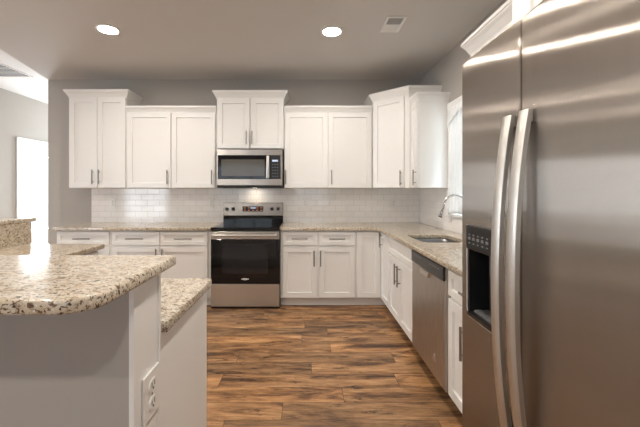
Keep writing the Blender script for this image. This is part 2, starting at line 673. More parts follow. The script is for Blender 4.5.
def pull(parent, cx, cz, length, vertical, y=-DOOR_T):
    bm = B()
    h = length / 2
    off = y - 0.032
    if vertical:
        cyl(bm, (cx, off, cz - h), (cx, off, cz + h), .0075)
        for s in (-1, 1):
            cyl(bm, (cx, y + .0005, cz + s * h * .68), (cx, off, cz + s * h * .68), .005)
    else:
        cyl(bm, (cx - h, off, cz), (cx + h, off, cz), .0075)
        for s in (-1, 1):
            cyl(bm, (cx + s * h * .68, y + .0005, cz), (cx + s * h * .68, off, cz), .005)
    return obj('handle', bm, M['nickel'], parent, smooth=True)


def door(parent, x0, x1, z0, z1, hx=None, hz=None, hl=0.165, y=0.0, name='door'):
    d = obj(name, panel_front(x0, x1, z0, z1, y=y), M['white'], parent)
    if hx is not None:
        pull(d, hx, hz, hl, True, y - DOOR_T)
    return d


def drawer(parent, x0, x1, z0, z1, hl=0.16, handle=True, y=0.0, name='drawer'):
    d = obj(name, panel_front(x0, x1, z0, z1, frame=.042, y=y), M['white'], parent)
    if handle:
        pull(d, (x0 + x1) / 2, (z0 + z1) / 2, hl, False, y - DOOR_T)
    return d


CROWN = [(0.0, 0.0), (.010, 0.0), (.012, .012), (.020, .022), (.036, .046), (.050, .060), (.052, .066), (.058, .068), (.058, 1.0), (0.0, 1.0)]


def crown(path, z0, z1, parent, scale=1.0):
    """profile swept along a plan polyline with mitred corners; outward is to the right of travel"""
    pts = [Vector(p) for p in path]
    n = len(pts)
    H = z1 - z0
    prof = [(o * scale, (z / .078 * (H - .008) if z < 0.5 else H)) for o, z in CROWN]
    bm = B()
    rings = []
    for i in range(n):
        ds = []
        if i > 0:
            ds.append((pts[i] - pts[i - 1]).normalized())
        if i < n - 1:
            ds.append((pts[i + 1] - pts[i]).normalized())
        ns = [Vector((d.y, -d.x)) for d in ds]
        if len(ns) == 2:
            mv = (ns[0] + ns[1]).normalized()
            mv = mv / max(0.3, mv.dot(ns[0]))
        else:
            mv = ns[0]
        rings.append([(pts[i].x + mv.x * o, pts[i].y + mv.y * o, z0 + z) for o, z in prof])
    rings_loft(bm, rings)
    return obj('crown_molding', bm, M['white'], parent)


def body(parent, x0, x1, y0, y1, z0, z1):
    return part_box('cabinet_body', M['white'], parent, x0, x1, y0, y1, z0, z1, bev=.0015)


G = 'wall cabinets along the back wall'
UY = 4.17        # front of the wall cabinet boxes
UD = YB - UY - .0005

# tall narrow wall cabinet at the left end
t = thing('wall_cabinet', 'tall white shaker wall cabinet at the far left end with stepped crown', 'cabinet', (-2.885, UY, 0))
body(t, 0, .694, 0, UD, ZU, 2.475)
door(t, .004, .344, ZU + .004, 2.465, .302, 1.50, .175)
door(t, .350, .690, ZU + .004, 2.465, .380, 1.50, .175)
crown([(0, UD), (0, -.0), (.694, -.0), (.694, UD)], 2.468, 2.562, t, .85)

# two-door wall cabinet left of the microwave
t = thing('wall_cabinet', 'white two-door wall cabinet between tall end cabinet and microwave', 'cabinet', (-2.189, UY, 0))
body(t, 0, 1.106, 0, UD, ZU, 2.312)
door(t, .018, .548, ZU + .004, 2.285, .515, 1.495, .175)
door(t, .560, 1.090, ZU + .004, 2.285, 1.055, 1.495, .175)
crown([(0, 0), (1.106, 0)], 2.290, 2.364, t, .75)

# short raised cabinet above the microwave
t = thing('wall_cabinet', 'short raised white cabinet directly above the microwave', 'cabinet', (-1.081, UY, 0))
body(t, 0, .822, 0, UD, 1.842, 2.470)
door(t, .010, .402, 1.848, 2.455, .370, 1.975, .165)
door(t, .420, .812, 1.848, 2.455, .437, 1.975, .165)
crown([(0, UD), (0, 0), (.822, 0), (.822, UD)], 2.458, 2.553, t, .8)

# two-door wall cabinet right of the microwave
t = thing('wall_cabinet', 'white two-door wall cabinet between microwave and tall corner cabinet', 'cabinet', (-.257, UY, 0))
body(t, 0, 1.082, 0, UD, ZU, 2.312)
door(t, .012, .533, ZU + .004, 2.285, .022, 1.495, .175)
door(t, .545, 1.066, ZU + .004, 2.285, .580, 1.495, .175)
crown([(0, 0), (1.082, 0)], 2.290, 2.364, t, .75)

# diagonal corner cabinet
t = thing('corner_wall_cabinet', 'tall white diagonal wall cabinet in the corner right of the range', 'cabinet', (.83, 4.16, 0), -PI / 4)
R = Matrix.Rotation(PI / 4, 2)


def loc2(x, y):
    v = R @ Vector((x - .83, y - 4.16))
    return (v.x, v.y)


PLAN = [loc2(.83, 4.4995), loc2(.83, 4.16), loc2(1.17, 3.82), loc2(1.5195, 3.82), loc2(1.5195, 4.4995)]
bm = B()
prism(bm, PLAN, ZU, 2.445)
obj('cabinet_body', bm, M['white'], t)
FW = math.hypot(.34, .34)
door(t, .018, FW - .055, ZU + .004, 2.405, FW - .085, 1.475, .175)
crown(PLAN[:4], 2.41, 2.502, t, .85)

# narrow wall cabinet on the right wall
t = thing('wall_cabinet', 'narrow white wall cabinet on the side wall beside the curtained window', 'cabinet', (1.207, 3.818, 0), -PI / 2)
SW = 3.818 - 3.592
body(t, 0, SW, 0, XR - 1.207 - .0005, ZU, 2.312)
door(t, .006, SW - .004, ZU + .004, 2.285, SW - .04, 1.475, .165)
crown([(0, 0), (SW, 0), (SW, XR - 1.207 - .001)], 2.290, 2.364, t, .7)

# wall cabinet between window and refrigerator
t = thing('wall_cabinet', 'white wall cabinet on the side wall above and beyond the refrigerator', 'cabinet', (1.165, 2.36, 0), -PI / 2)
body(t, 0, 1.045, 0, XR - 1.165 - .0005, ZU, 2.30)
door(t, .004, .345, ZU + .004, 2.24, .31, 1.49)
door(t, .351, .695, ZU + .004, 2.24, .66, 1.49)
door(t, .701, 1.04, ZU + .004, 2.24, .74, 1.49)
crown([(0, XR - 1.165 - .001), (0, 0), (1.045, 0)], 2.265, 2.377, t)

# deep cabinet over the refrigerator
t = thing('wall_cabinet', 'deep white cabinet right above the refrigerator', 'cabinet', (.80, 1.312, 0), -PI / 2)
body(t, 0, 1.06, 0, XR - .80 - .0005, 1.84, 2.30)
door(t, .075, .545, 1.846, 2.24, .52, 1.94)
door(t, .551, 1.03, 1.846, 2.24, .58, 1.94)
crown([(0, 0), (1.06, 0)], 2.265, 2.377, t)


# ------------------------------------------------------------------ base cabinets
BY = 3.89        # front of the base cabinet boxes along the back wall
BX = 0.88        # front of the base cabinet boxes along the right wall
BT = 0.877       # top of the base cabinet boxes
ZD = (0.113, 0.692)
ZW = (0.712, 0.862)


def base(parent, wd, depth, kick=.075, kickm=None, hollow=False, top=BT):
    if hollow:
        bm = B()
        box(bm, 0, .018, 0, depth, .105, top)
        box(bm, wd - .018, wd, 0, depth, .105, top)
        box(bm, .018, wd - .018, depth - .018, depth, .105, top)
        box(bm, .018, wd - .018, 0, depth - .018, .105, .123)
        box(bm, .018, wd - .018, 0, .018, .123, top)
        obj('cabinet_body', bm, M['white'], parent)
    else:
        part_box('cabinet_body', M['white'], parent, 0, wd, 0, depth, .105, top, bev=.001)
    part_box('toe_kick', kickm or M['kick'], parent, 0, wd, kick, depth, 0, .105)


BD = YB - BY - .0005
# left end base cabinet
t = thing('base_cabinet', 'white base cabinet at the left end of the back wall', 'cabinet', (-2.838, BY, 0))
base(t, .622, BD)
drawer(t, .012, .605, *ZW, hl=.19)
door(t, .012, .305, *ZD, .275, .60)
door(t, .311, .605, *ZD, .342, .60)

t = thing('base_cabinet', 'white base cabinet with two drawers left of the range', 'cabinet', (-2.214, BY, 0))
base(t, 1.140, BD)
drawer(t, .016, .557, *ZW, hl=.20)
drawer(t, .565, 1.105, *ZW, hl=.20)
door(t, .016, .557, *ZD, .528, .60, .15)
door(t, .565, 1.105, *ZD, .596, .60, .15)

t = thing('base_cabinet', 'white base cabinet with two drawers right of the range', 'cabinet', (-.280, BY, 0))
base(t, .862, BD)
drawer(t, .025, .415, *ZW, hl=.18)
drawer(t, .440, .845, *ZW, hl=.18)
door(t, .025, .415, *ZD, .383, .565, .18)
door(t, .440, .845, *ZD, .455, .565, .18)

# corner base cabinet with folding L-shaped doors
t = thing('corner_base_cabinet', 'white corner base cabinet with folding doors where the two runs meet', 'cabinet', (.584, BY, 0))
ex, ey = XR - .584 - .0005, 3.505 - BY
bm = B()
ix = BX - .584
prism(bm, [(0, 0), (ix, 0), (ix, ey), (ex, ey), (ex, BD), (0, BD)], .105, BT)
obj('cabinet_body', bm, M['white'], t)
bm = B()
prism(bm, [(0, .075), (ix + .075, .075), (ix + .075, ey), (ex, ey), (ex, BD), (0, BD)], 0, .105)
obj('toe_kick', bm, M['kick'], t)
door(t, .006, ix - .024, ZD[0], ZW[1])
bm = panel_front(.024, -ey - .004, ZD[0], ZW[1])
bm.transform(Matrix.Translation((ix, 0, 0)) @ Matrix.Rotation(-PI / 2, 4, 'Z'))
d2 = obj('door', bm, M['white'], t)
bm = B()
for (p0, p1, r) in (((ix - .052, -.10, .70), (ix - .052, -.10, .86), .0062), ((ix - .0205, -.10, .73), (ix - .052, -.10, .73), .005), ((ix - .0205, -.10, .83), (ix - .052, -.10, .83), .005)):
    cyl(bm, p0, p1, r)
obj('handle', bm, M['nickel'], d2, smooth=True)

DR = XR - BX - .0005
# sink base
t = thing('base_cabinet', 'white two-door base cabinet under the sink left of the dishwasher', 'cabinet', (BX, 3.503, 0), -PI / 2)
wd = 3.503 - 2.712
base(t, wd, DR, kickm=M['dark'], hollow=True)  # dark kick colour stands in for the shadow under the fronts
drawer(t, .012, wd - .010, *ZW, handle=False, name='false_drawer_front')
door(t, .012, wd / 2 - .004, *ZD, wd / 2 - .045, .56, .19)
door(t, wd / 2 + .004, wd - .010, *ZD, wd / 2 + .045, .56, .19)

# base cabinet near the refrigerator
t = thing('base_cabinet', 'white base cabinet with drawer between dishwasher and refrigerator', 'cabinet', (BX, 2.053, 0), -PI / 2)
base(t, .56, DR, kickm=M['dark'])  # shadow at the toe kick put into its colour
drawer(t, .010, .552, *ZW, hl=.11)
door(t, .010, .278, *ZD, .242, .52, .18)
door(t, .284, .552, *ZD, .320, .52, .18)
part_box('filler_panel', M['white'], t, .561, .71, -.018, DR, 0, BT)

# peninsula cabinets (they face the range)
t = thing('peninsula_cabinet', 'white peninsula base cabinet with a plain end panel under the low granite counter', 'cabinet', (-.485, 1.615, 0), PI)
part_box('cabinet_body', M['white'], t, 0, 1.73, 0, .513, .105, BT, bev=.001)
part_box('toe_kick', M['kick'], t, 0, 1.73, .07, .513, 0, .105)
part_box('end_panel', M['trim'], t, -.015, -.0003, -.012, .513, 0, BT, bev=.002)
drawer(t, .016, .540, *ZW)
drawer(t, .548, 1.07, *ZW)
door(t, .016, .540, *ZD, .5, .60)
door(t, .548, 1.07, *ZD, .59, .60)
t = thing('peninsula_cabinet', 'white peninsula base cabinet under the counter wing facing the back wall cabinets', 'cabinet', (-1.635, 1.66, 0), PI / 2)
base(t, 1.02, .58)
drawer(t, .06, .50, *ZW)
drawer(t, .508, 1.0, *ZW)
door(t, .06, .50, *ZD, .46, .60)
door(t, .508, 1.0, *ZD, .55, .60)


# ------------------------------------------------------------------ granite tops
def rounded(poly, radii, seg=8):
    """plan polygon with some corners rounded"""
    out = []
    n = len(poly)
    for i, p in enumerate(poly):
        r = radii.get(i, 0)
        p = Vector(p)
        if not r:
            out.append(p)
            continue
        a = (Vector(poly[i - 1]) - p).normalized()
        b = (Vector(poly[(i + 1) % n]) - p).normalized()
        ang = a.angle(b)
        tl = r / math.tan(ang / 2)
        c = p + (a + b).normalized() * (r / math.sin(ang / 2))
        s, e = p + a * tl, p + b * tl
        v0, v1 = s - c, e - c
        th = v0.angle_signed(v1)
        for k in range(seg + 1):
            f = -th * k / seg
            out.append(c + Matrix.Rotation(f, 2) @ v0)
    return out


def slab(name, loops, z0, z1, m, bev=0.006):
    """flat stone slab from plan loops (outer first, holes after) with an eased edge"""
    cu = bpy.data.curves.new(name, 'CURVE')
    cu.dimensions = '2D'
    cu.fill_mode = 'BOTH'
    cu.extrude = (z1 - z0) / 2 - bev
    cu.bevel_depth = bev
    cu.bevel_resolution = 2
    cu.offset = -bev
    for lp in loops:
        s = cu.splines.new('POLY')
        s.points.add(len(lp) - 1)
        for q, p in zip(s.points, lp):
            q.co = (p[0], p[1], 0, 1)
        s.use_cyclic_u = True
    tmp = bpy.data.objects.new(name + '_tmp', cu)
    COL.objects.link(tmp)
    bpy.context.view_layer.update()
    me = bpy.data.meshes.new_from_object(tmp.evaluated_get(bpy.context.evaluated_depsgraph_get()))
    bpy.data.objects.remove(tmp)
    me.name = name
    bm = B()
    bm.from_mesh(me)
    bmesh.ops.remove_doubles(bm, verts=bm.verts[:], dist=1e-5)
    for v in bm.verts:
        v.co.z += (z0 + z1) / 2
    bmesh.ops.recalc_face_normals(bm, faces=bm.faces[:])
    bm.to_mesh(me)
    bm.free()
    me.materials.clear()
    me.materials.append(m)
    o = bpy.data.objects.new(name, me)
    COL.objects.link(o)
    return o


SX0, SX1, SY0, SY1 = 0.965, 1.350, 2.76, 3.26
CF, CX = 3.845, 0.832      # front edges of the tops
YT = YB - .0095
z0 = BT + .0005
tag(slab('granite_countertop', [[(-2.855, YT), (-2.855, CF), (-1.073, CF), (-1.073, YT)]], z0, ZT, M['granite']),
    'speckled granite countertop along the back wall left of the range', 'countertop')
hole = rounded([(SX0, SY0), (SX1, SY0), (SX1, SY1), (SX0, SY1)], {0: .07, 1: .07, 2: .07, 3: .07})
tag(slab('granite_countertop', [rounded([(-.283, CF), (CX, CF), (CX, 1.34), (XR - .0095, 1.34), (XR - .0095, YT), (-.283, YT)], {1: .035}), hole], z0, ZT, M['granite']),
    'L-shaped speckled granite countertop holding the sink right of the range', 'countertop')
tag(slab('granite_countertop', [rounded([(-.4452, 1.101), (-.4452, 1.648), (-1.585, 1.648), (-1.585, 2.70), (-2.219, 2.70), (-2.219, 1.101)], {1: .03, 2: .01, 3: .015})], z0, ZT, M['granite']),
    'low granite peninsula countertop with pale end panel behind the raised bar', 'countertop')
tag(slab('granite_bar_top', [rounded([(-.4385, .69), (-.4385, 1.176), (-2.205, 1.176), (-2.205, 2.80), (-2.75, 2.80), (-2.75, .69)], {0: .075, 1: .025, 3: .02})], 1.0835, 1.116, M['granite'], .008),
    'raised granite breakfast bar top in the foreground with rounded corner', 'bar top')
bm = B()
box(bm, -2.2195, -2.2, 1.20, 2.735, ZT + .0005, 1.083, .001)
tag(obj('granite_upstand', bm, M['granite']), 'speckled granite splash standing between low counter and raised bar cap', 'backsplash')


# ------------------------------------------------------------------ range
t = thing('range', 'freestanding stainless electric range with black glass oven door and top', 'range', (-.674, 3.822, 0))
HW = .388
part_box('range_body', M['black'], t, -HW, HW, .03, .66, .0, .895, bev=.003)
bm = B()
box(bm, -HW, HW, -.002, .60, .8955, .918, bev=.004)
ct = obj('cooktop', bm, M['glass'], t)
for (bx_, by_, br_) in ((-.19, .17, .115), (.19, .17, .09), (-.19, .43, .08), (.19, .43, .105)):
    bm = B()
    rings_loft(bm, [[(bx_ + r * math.cos(2 * PI * k / 40), by_ + r * math.sin(2 * PI * k / 40), .9184) for k in range(40)] for r in (br_, br_ - .004)], False, False)
    obj('burner_ring', bm, M['ring'], ct)
# backguard
bm = B()
box(bm, -HW, HW, .60, .668, .8955, 1.005, bev=.003)
obj('vent_trim', bm, M['glass'], t)
bm = B()
box(bm, -HW, HW, .585, .668, 1.0055, 1.175, bev=.006)
bg = obj('backguard', bm, M['steel_h'], t)
for kx in (-.335, -.255, .245, .325):
    bm = B()
    cyl(bm, (kx, .585, 1.094), (kx, .556, 1.094), .023, .019, 24)
    box(bm, kx - .004, kx + .004, .548, .558, 1.074, 1.114, bev=.001)
    obj('knob', bm, M['black'], bg, smooth=True)
part_box('display_panel', M['black'], bg, -.135, .132, .580, .587, 1.062, 1.128, bev=.001)
for k in range(5):
    for r in range(2):
        if k == 2 and r == 1:
            continue
        cx_ = -.105 + k * .053
        part_box('button', M['amber'], bg, cx_ - .012, cx_ + .012, .5785, .5805, 1.072 + r * .03, 1.084 + r * .03)
bm = B()
box(bm, -.03, .035, .5785, .5805, 1.098, 1.118)
obj('clock_display', bm, M['blue'], bg)
# oven door: steel top band, black glass below
bm = B()
box(bm, -HW + .002, HW - .002, 0, .03, .284, .785, bev=.004)
od = obj('oven_door', bm, M['glass'], t)
bm = B()
box(bm, -HW + .002, HW - .002, -.002, .03, .786, .872, bev=.004)
obj('door_band', bm, M['steel_h'], od)
part_box('oven_window', M['glass2'], od, -.255, .255, -.0022, -.0005, .40, .735, bev=.0005)
bm = B()
pts = []
for k in range(17):
    u = -1 + 2 * k / 16
    pts.append((u * (HW - .03), -.052 + .010 * u * u, .835))
tube(bm, pts, .016, 14, (1.0, 0.8))
for s in (-1, 1):
    box(bm, s * (HW - .045) - .012, s * (HW - .045) + .012, -.04, -.001, .823, .847, bev=.003)
obj('handle', bm, M['handle'], od, smooth=True)
bm = B()
ring_in = [(.020 * math.cos(2 * PI * k / 24), -.0012, .338 + .009 * math.sin(2 * PI * k / 24)) for k in range(24)]
ring_out = [(.026 * math.cos(2 * PI * k / 24), -.0012, .338 + .012 * math.sin(2 * PI * k / 24)) for k in range(24)]
rings_loft(bm, [ring_out, ring_in], False, False)
box(bm, -.042, .042, -.0016, -.0006, .335, .343)
obj('emblem', bm, M['plate'], od)
bm = B()
box(bm, -HW + .002, HW - .002, 0, .03, .028, .278, bev=.005)
obj('storage_drawer', bm, M['steel_h'], t)

# ------------------------------------------------------------------ microwave
t = thing('microwave', 'over-the-range stainless microwave with black glass door', 'microwave', (-.668, 4.10, 1.384))
HW = .396
part_box('microwave_body', M['black'], t, -HW, HW, .02, .39, 0, .455, bev=.003)
bm = B()
box(bm, -HW, HW, 0, .022, .375, .445, bev=.003)
box(bm, -HW, HW, 0, .022, .012, .088, bev=.003)
box(bm, HW - .022, HW, 0, .022, .088, .375, bev=.002)
box(bm, -HW, -HW + .014, 0, .022, .088, .375, bev=.002)
obj('steel_frame', bm, M['steel_h'], t)
dr_ = part_box('microwave_door', M['glass'], t, -HW + .0145, .244, .004, .021, .0885, .3745, bev=.002)
part_box('viewing_window', mat('microwave_mesh_window', (0.10, 0.095, 0.085), 0.10), dr_, -HW + .055, .180, .0022, .0045, .125, .325, bev=.0005)
bm = B()
tube(bm, [(.222, -.028 + .012 * ((k - 6) / 6) ** 2, .10 + .265 * k / 12) for k in range(13)], .019, 14, (1.0, .7))
for zz in (.125, .34):
    box(bm, .210, .234, -.022, .0042, zz - .012, zz + .012, bev=.002)
obj('handle', bm, M['handle'], dr_, smooth=True)
cp = part_box('control_panel', M['black'], t, .2455, HW - .0225, .004, .021, .0885, .3745, bev=.002)
part_box('display', M['blue'], cp, .272, .342, .0025, .0042, .298, .320)
for r in range(5):
    for k in range(3):
        part_box('key', M['grey'], cp, .272 + k * .028, .287 + k * .028, .0028, .0042, .115 + r * .036, .127 + r * .036)
part_box('vent_strip', M['dark'], t, -HW + .01, HW - .01, .005, .36, -.016, -.0003, bev=.002)

bm = B()
cyl(bm, (.02, .26, -.0168), (.02, .26, -.0163), .030, seg=24)
obj('hood_lamp', bm, emis('hood_lamp_lens', (1.0, 0.88, 0.70), 6), t)
hl = bpy.data.lights.new('hood_light', 'AREA')
hl.shape = 'DISK'
hl.size = .07
hl.energy = 0.35
hl.color = (1.0, 0.86, 0.68)
ho = bpy.data.objects.new('hood_light', hl)
COL.objects.link(ho)
ho.parent = t
ho.location = (.02, .26, -.019)

# ------------------------------------------------------------------ dishwasher
t = thing('dishwasher', 'stainless dishwasher with black control strip under the counter', 'dishwasher', (.850, 2.700, 0), -PI / 2)
part_box('dishwasher_tub', M['grey'], t, .004, .636, .03, .655, .105, .872)
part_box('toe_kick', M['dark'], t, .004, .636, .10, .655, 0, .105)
bm = B()
box(bm, 0, .622, 0, .0295, .112, .779, bev=.006)
dd = obj('door_panel', bm, M['steel_dw'], t)
part_box('edge_trim', M['handle'], t, .6225, .640, .006, .0295, .112, .872, bev=.002)
bm = B()
box(bm, 0, .622, -.006, .0295, .780, .868, bev=.006)
cs = obj('control_strip', bm, M['black'], t)
for k in range(4):
    part_box('button', M['legend'], cs, .06 + k * .045, .085 + k * .045, -.0072, -.0055, .838, .843)
    part_box('button', M['legend'], cs, .40 + k * .045, .425 + k * .045, -.0072, -.0055, .838, .843)
# pocket handle lip: steel scoop hanging from the strip
bm = B()
pts = [(.22, 0.0, .779), (.40, 0.0, .779), (.385, 0.0, .742), (.235, 0.0, .742)]
rings_loft(bm, [[(x, -.001, z) for x, y, z in pts], [(x + (.31 - x) * .1, -.016, z + (.76 - z) * .12) for x, y, z in pts]])
obj('pocket_handle', bm, M['handle'], dd)
bm = B()
cyl(bm, (.47, -.0002, .235), (.47, -.0010, .235), .028, seg=24)
obj('sticker', bm, M['copper'], dd)

# ------------------------------------------------------------------ sink and faucet
t = thing('sink', 'undermount stainless sink set into the granite below the window', 'sink', (0, 0, 0))


def rr(x0, x1, y0, y1, r, z, seg=6):
    return [(p.x, p.y, z) for p in rounded([(x0, y0), (x1, y0), (x1, y1), (x0, y1)], {0: r, 1: r, 2: r, 3: r}, seg)]


bm = B()
e = .012
rings_loft(bm, [rr(SX0 - .02, SX1 + .02, SY0 - .02, SY1 + .02, .075, .8765), rr(SX0 - .003, SX1 + .003, SY0 - .003, SY1 + .003, .07, .8765),
                rr(SX0 + .004, SX1 - .004, SY0 + .004, SY1 - .004, .066, .865), rr(SX0 + .012, SX1 - .012, SY0 + .012, SY1 - .012, .06, .70),
                rr(SX0 + .03, SX1 - .03, SY0 + .03, SY1 - .03, .05, .68), rr(SX0 + .15, SX1 - .15, SY0 + .2, SY1 - .2, .03, .676)], False, True)
sb = obj('basin', bm, M['sink'], t, smooth=True)
md = sb.modifiers.new('thickness', 'SOLIDIFY')
md.thickness = .002
md.offset = 1 if False else -1
bm = B()
cyl(bm, (1.157, 3.01, .6765), (1.157, 3.01, .681), .042, .036, 24)
obj('drain', bm, M['chrome'], t, smooth=True)

t = thing('faucet', 'chrome gooseneck pull-down faucet behind the sink at the window', 'faucet', (1.435, 3.00, ZT))
bm = B()
cyl(bm, (0, 0, .0003), (0, 0, .012), .030, .027, 24)
cyl(bm, (0, 0, .012), (0, 0, .10), .020, .017, 24)
obj('faucet_base', bm, M['chrome'], t, smooth=True)
bm = B()
pts = [(0, 0, .10), (0, 0, .20), (0, 0, .275)]
for k in range(1, 17):
    a = PI * k / 16
    pts.append((-.105 + .105 * math.cos(a), 0, .275 + .108 * math.sin(a)))
pts += [(-.214, 0, .262)]
tube(bm, pts, .0105, 14)
obj('spout', bm, M['chrome'], t, smooth=True)
bm = B()
tube(bm, [(-.2145, 0, .262), (-.222, 0, .243), (-.232, 0, .215), (-.241, 0, .192)], [.0125, .015, .018, .020], 16)
sh = obj('spray_head', bm, M['chrome'], t, smooth=True)
bm = B()
cyl(bm, (-.2412, 0, .1915), (-.243, 0, .187), .0185, .0175, 16)
obj('spray_face', bm, M['black'], sh)
bm = B()
tube(bm, [(0, -.018, .06), (0, -.05, .068), (.0, -.10, .10)], [.007, .006, .008], 10)
obj('lever', bm, M['chrome'], t, smooth=True)

# ------------------------------------------------------------------ curtain at the sink window
t = thing('window_curtain', 'white gathered curtain hanging at the sink window', 'curtain', (1.478, 3.05, 0))
bm = B()
cyl(bm, (0, -.47, 2.13), (0, .47, 2.13), .007)
for s in (-1, 1):
    cyl(bm, (0, s * .465, 2.13), (.0415, s * .465, 2.13), .005)
obj('curtain_rod', bm, M['trim'], t, smooth=True)


def curtain(yc_top, yc_bot, w_top, w_mid, w_bot, name):
    bm = B()
    nz, nu = 40, 60
    rows = []
    for i in range(nz + 1):
        f = i / nz
        z = 2.165 - f * (2.165 - 1.115)
        if f < .8:
            g = f / .8
            wd_ = w_top + (w_mid - w_top) * (g ** .5)
        else:
            g = (f - .8) / .2
            wd_ = w_mid + (w_bot - w_mid) * math.sin(g * PI * .5) * math.sqrt(max(0, 1 - (g * .75) ** 2))
        yc = yc_top + (yc_bot - yc_top) * f ** .7
        row = []
        for k in range(nu + 1):
            u = -1 + 2 * k / nu
            amp = .009 + .006 * math.sin(f * 3)
            if f < .06:
                amp *= 1.3
            x = -.008 + amp * math.sin(u * 19 + 1.3 * math.sin(f * 5)) + .004 * math.sin(u * 43 + f * 9)
            row.append(bm.verts.new((x, yc + u * wd_ / 2, z - (.03 * (u * u) if f > .95 else 0))))
        rows.append(row)
    for a, b in zip(rows, rows[1:]):
        for k in range(nu):
            bm.faces.new((a[k], a[k + 1], b[k + 1], b[k]))
    o = obj(name, bm, M['curtain'], t, smooth=False)
    for p in o.data.polygons:
        p.use_smooth = True
    md = o.modifiers.new('thickness', 'SOLIDIFY')
    md.thickness = .0015
    return o


curtain(.19, .225, .46, .37, .44, 'curtain_panel')
curtain(-.22, -.25, .44, .34, .40, 'curtain_panel')
# ruffled valance bunch at the outer top corner
bm = B()
nz, nu = 10, 40
rows = []
for i in range(nz + 1):
    f = i / nz
    row = []
    for k in range(nu + 1):
        u = k / nu
        drop = .07 + .13 * abs(1 - 2 * u) ** 2.2 + .012 * math.sin(u * 60)
        row.append(bm.verts.new((-.014 - .014 * math.sin(f * PI * .6) - .008 * math.sin(u * 55) * f, .42 - u * .84, 2.17 - f * drop)))
    rows.append(row)
for a, b in zip(rows, rows[1:]):
    for k in range(nu):
        bm.faces.new((a[k], a[k + 1], b[k + 1], b[k]))
o = obj('ruffle', bm, M['curtain'], t, smooth=False)
for p in o.data.polygons:
    p.use_smooth = True
o.modifiers.new('thickness', 'SOLIDIFY').thickness = .0015

# ------------------------------------------------------------------ refrigerator
t = thing('refrigerator', 'large stainless side-by-side refrigerator with bowed handles and water dispenser', 'refrigerator', (.546, 1.200, 0), -PI / 2)
FWID = .90
part_box('refrigerator_body', M['grey'], t, .004, FWID - .004, .085, .84, .02, 1.765, bev=.004)
part_box('base_grille', M['black'], t, .01, FWID - .01, .03, .085, .015, .075, bev=.003)


def fridge_door(x0, x1, z0, z1, hole=None):
    bm = B()
    W = x1 - x0
    xs = {x0 + W * k / 24 for k in range(25)} | {x0 + d for d in (.0007, .002, .004, .007, .010)} | {x1 - d for d in (.0007, .002, .004, .007, .010)}
    zs = {z0, z1, z0 + .004, z1 - .004, z0 + .006, z1 - .006, z0 + .009, z1 - .009, z0 + .012, z1 - .012, z0 + .3, z0 + .6, z0 + .9, z0 + 1.2, z0 + 1.5}
    if hole:
        xs |= {hole[0], hole[1]}
        zs |= {hole[2], hole[3]}
    xs, zs = sorted(xs), sorted(zs)

    def dep(x, z):
        d = min(x - x0, x1 - x)
        r = .007
        y = 0.0
        if d < r:
            y += r - math.sqrt(max(0, r * r - (r - d) ** 2))
        u = (x - x0) / W * 2 - 1
        y -= .007 * (1 - u * u)
        dz = min(z - z0, z1 - z)
        if dz < .006:
            y += .006 - math.sqrt(max(0, .006 ** 2 - (.006 - dz) ** 2))
        return y + .007
    grid = [[bm.verts.new((x, dep(x, z), z)) for x in xs] for z in zs]
    back = [[bm.verts.new((x, .080, z)) for x in xs] for z in zs]
    inh = lambda a, b, c, d: hole and a >= hole[0] - 1e-6 and b <= hole[1] + 1e-6 and c >= hole[2] - 1e-6 and d <= hole[3] + 1e-6
    nx, nz_ = len(xs), len(zs)
    for j in range(nz_ - 1):
        for i in range(nx - 1):
            if not inh(xs[i], xs[i + 1], zs[j], zs[j + 1]):
                bm.faces.new((grid[j][i], grid[j][i + 1], grid[j + 1][i + 1], grid[j + 1][i]))
            bm.faces.new((back[j][i], back[j + 1][i], back[j + 1][i + 1], back[j][i + 1]))
    for j in range(nz_ - 1):
        for i in (0, nx - 1):
            bm.faces.new((grid[j][i], grid[j + 1][i], back[j + 1][i], back[j][i]))
    for i in range(nx - 1):
        for j in (0, nz_ - 1):
            bm.faces.new((grid[j][i], grid[j][i + 1], back[j][i + 1], back[j][i]))
    return bm


HOLE = (.058, .232, .925, 1.225)
fd = obj('freezer_door', fridge_door(0, .3235, .08, 1.782, HOLE), M['fridge'], t, smooth=True)
rd = obj('refrigerator_door', fridge_door(.3295, FWID, .08, 1.782), M['fridge'], t, smooth=True)


def fridge_handle(x, parent):
    bm = B()
    n = 32
    rings = []
    for k in range(n + 1):
        u = -1 + 2 * k / n
        z = 1.10 + u * .435
        y = -.041 + .033 * abs(u) ** 2.2
        hw, hd = .019, .008
        rings.append([(x - hw, y + hd, z), (x - hw, y - hd * .4, z), (x - hw * .55, y - hd, z), (x + hw * .55, y - hd, z), (x + hw, y - hd * .4, z), (x + hw, y + hd, z)])
    rings_loft(bm, rings)
    for u in (-1, 1):
        zz = 1.10 + u * .42
        box(bm, x - .011, x + .011, -.012, .006, zz - .014, zz + .014, bev=.002)
    return obj('handle', bm, M['handle'], parent, smooth=True)


fridge_handle(.300, fd)
fridge_handle(.368, rd)
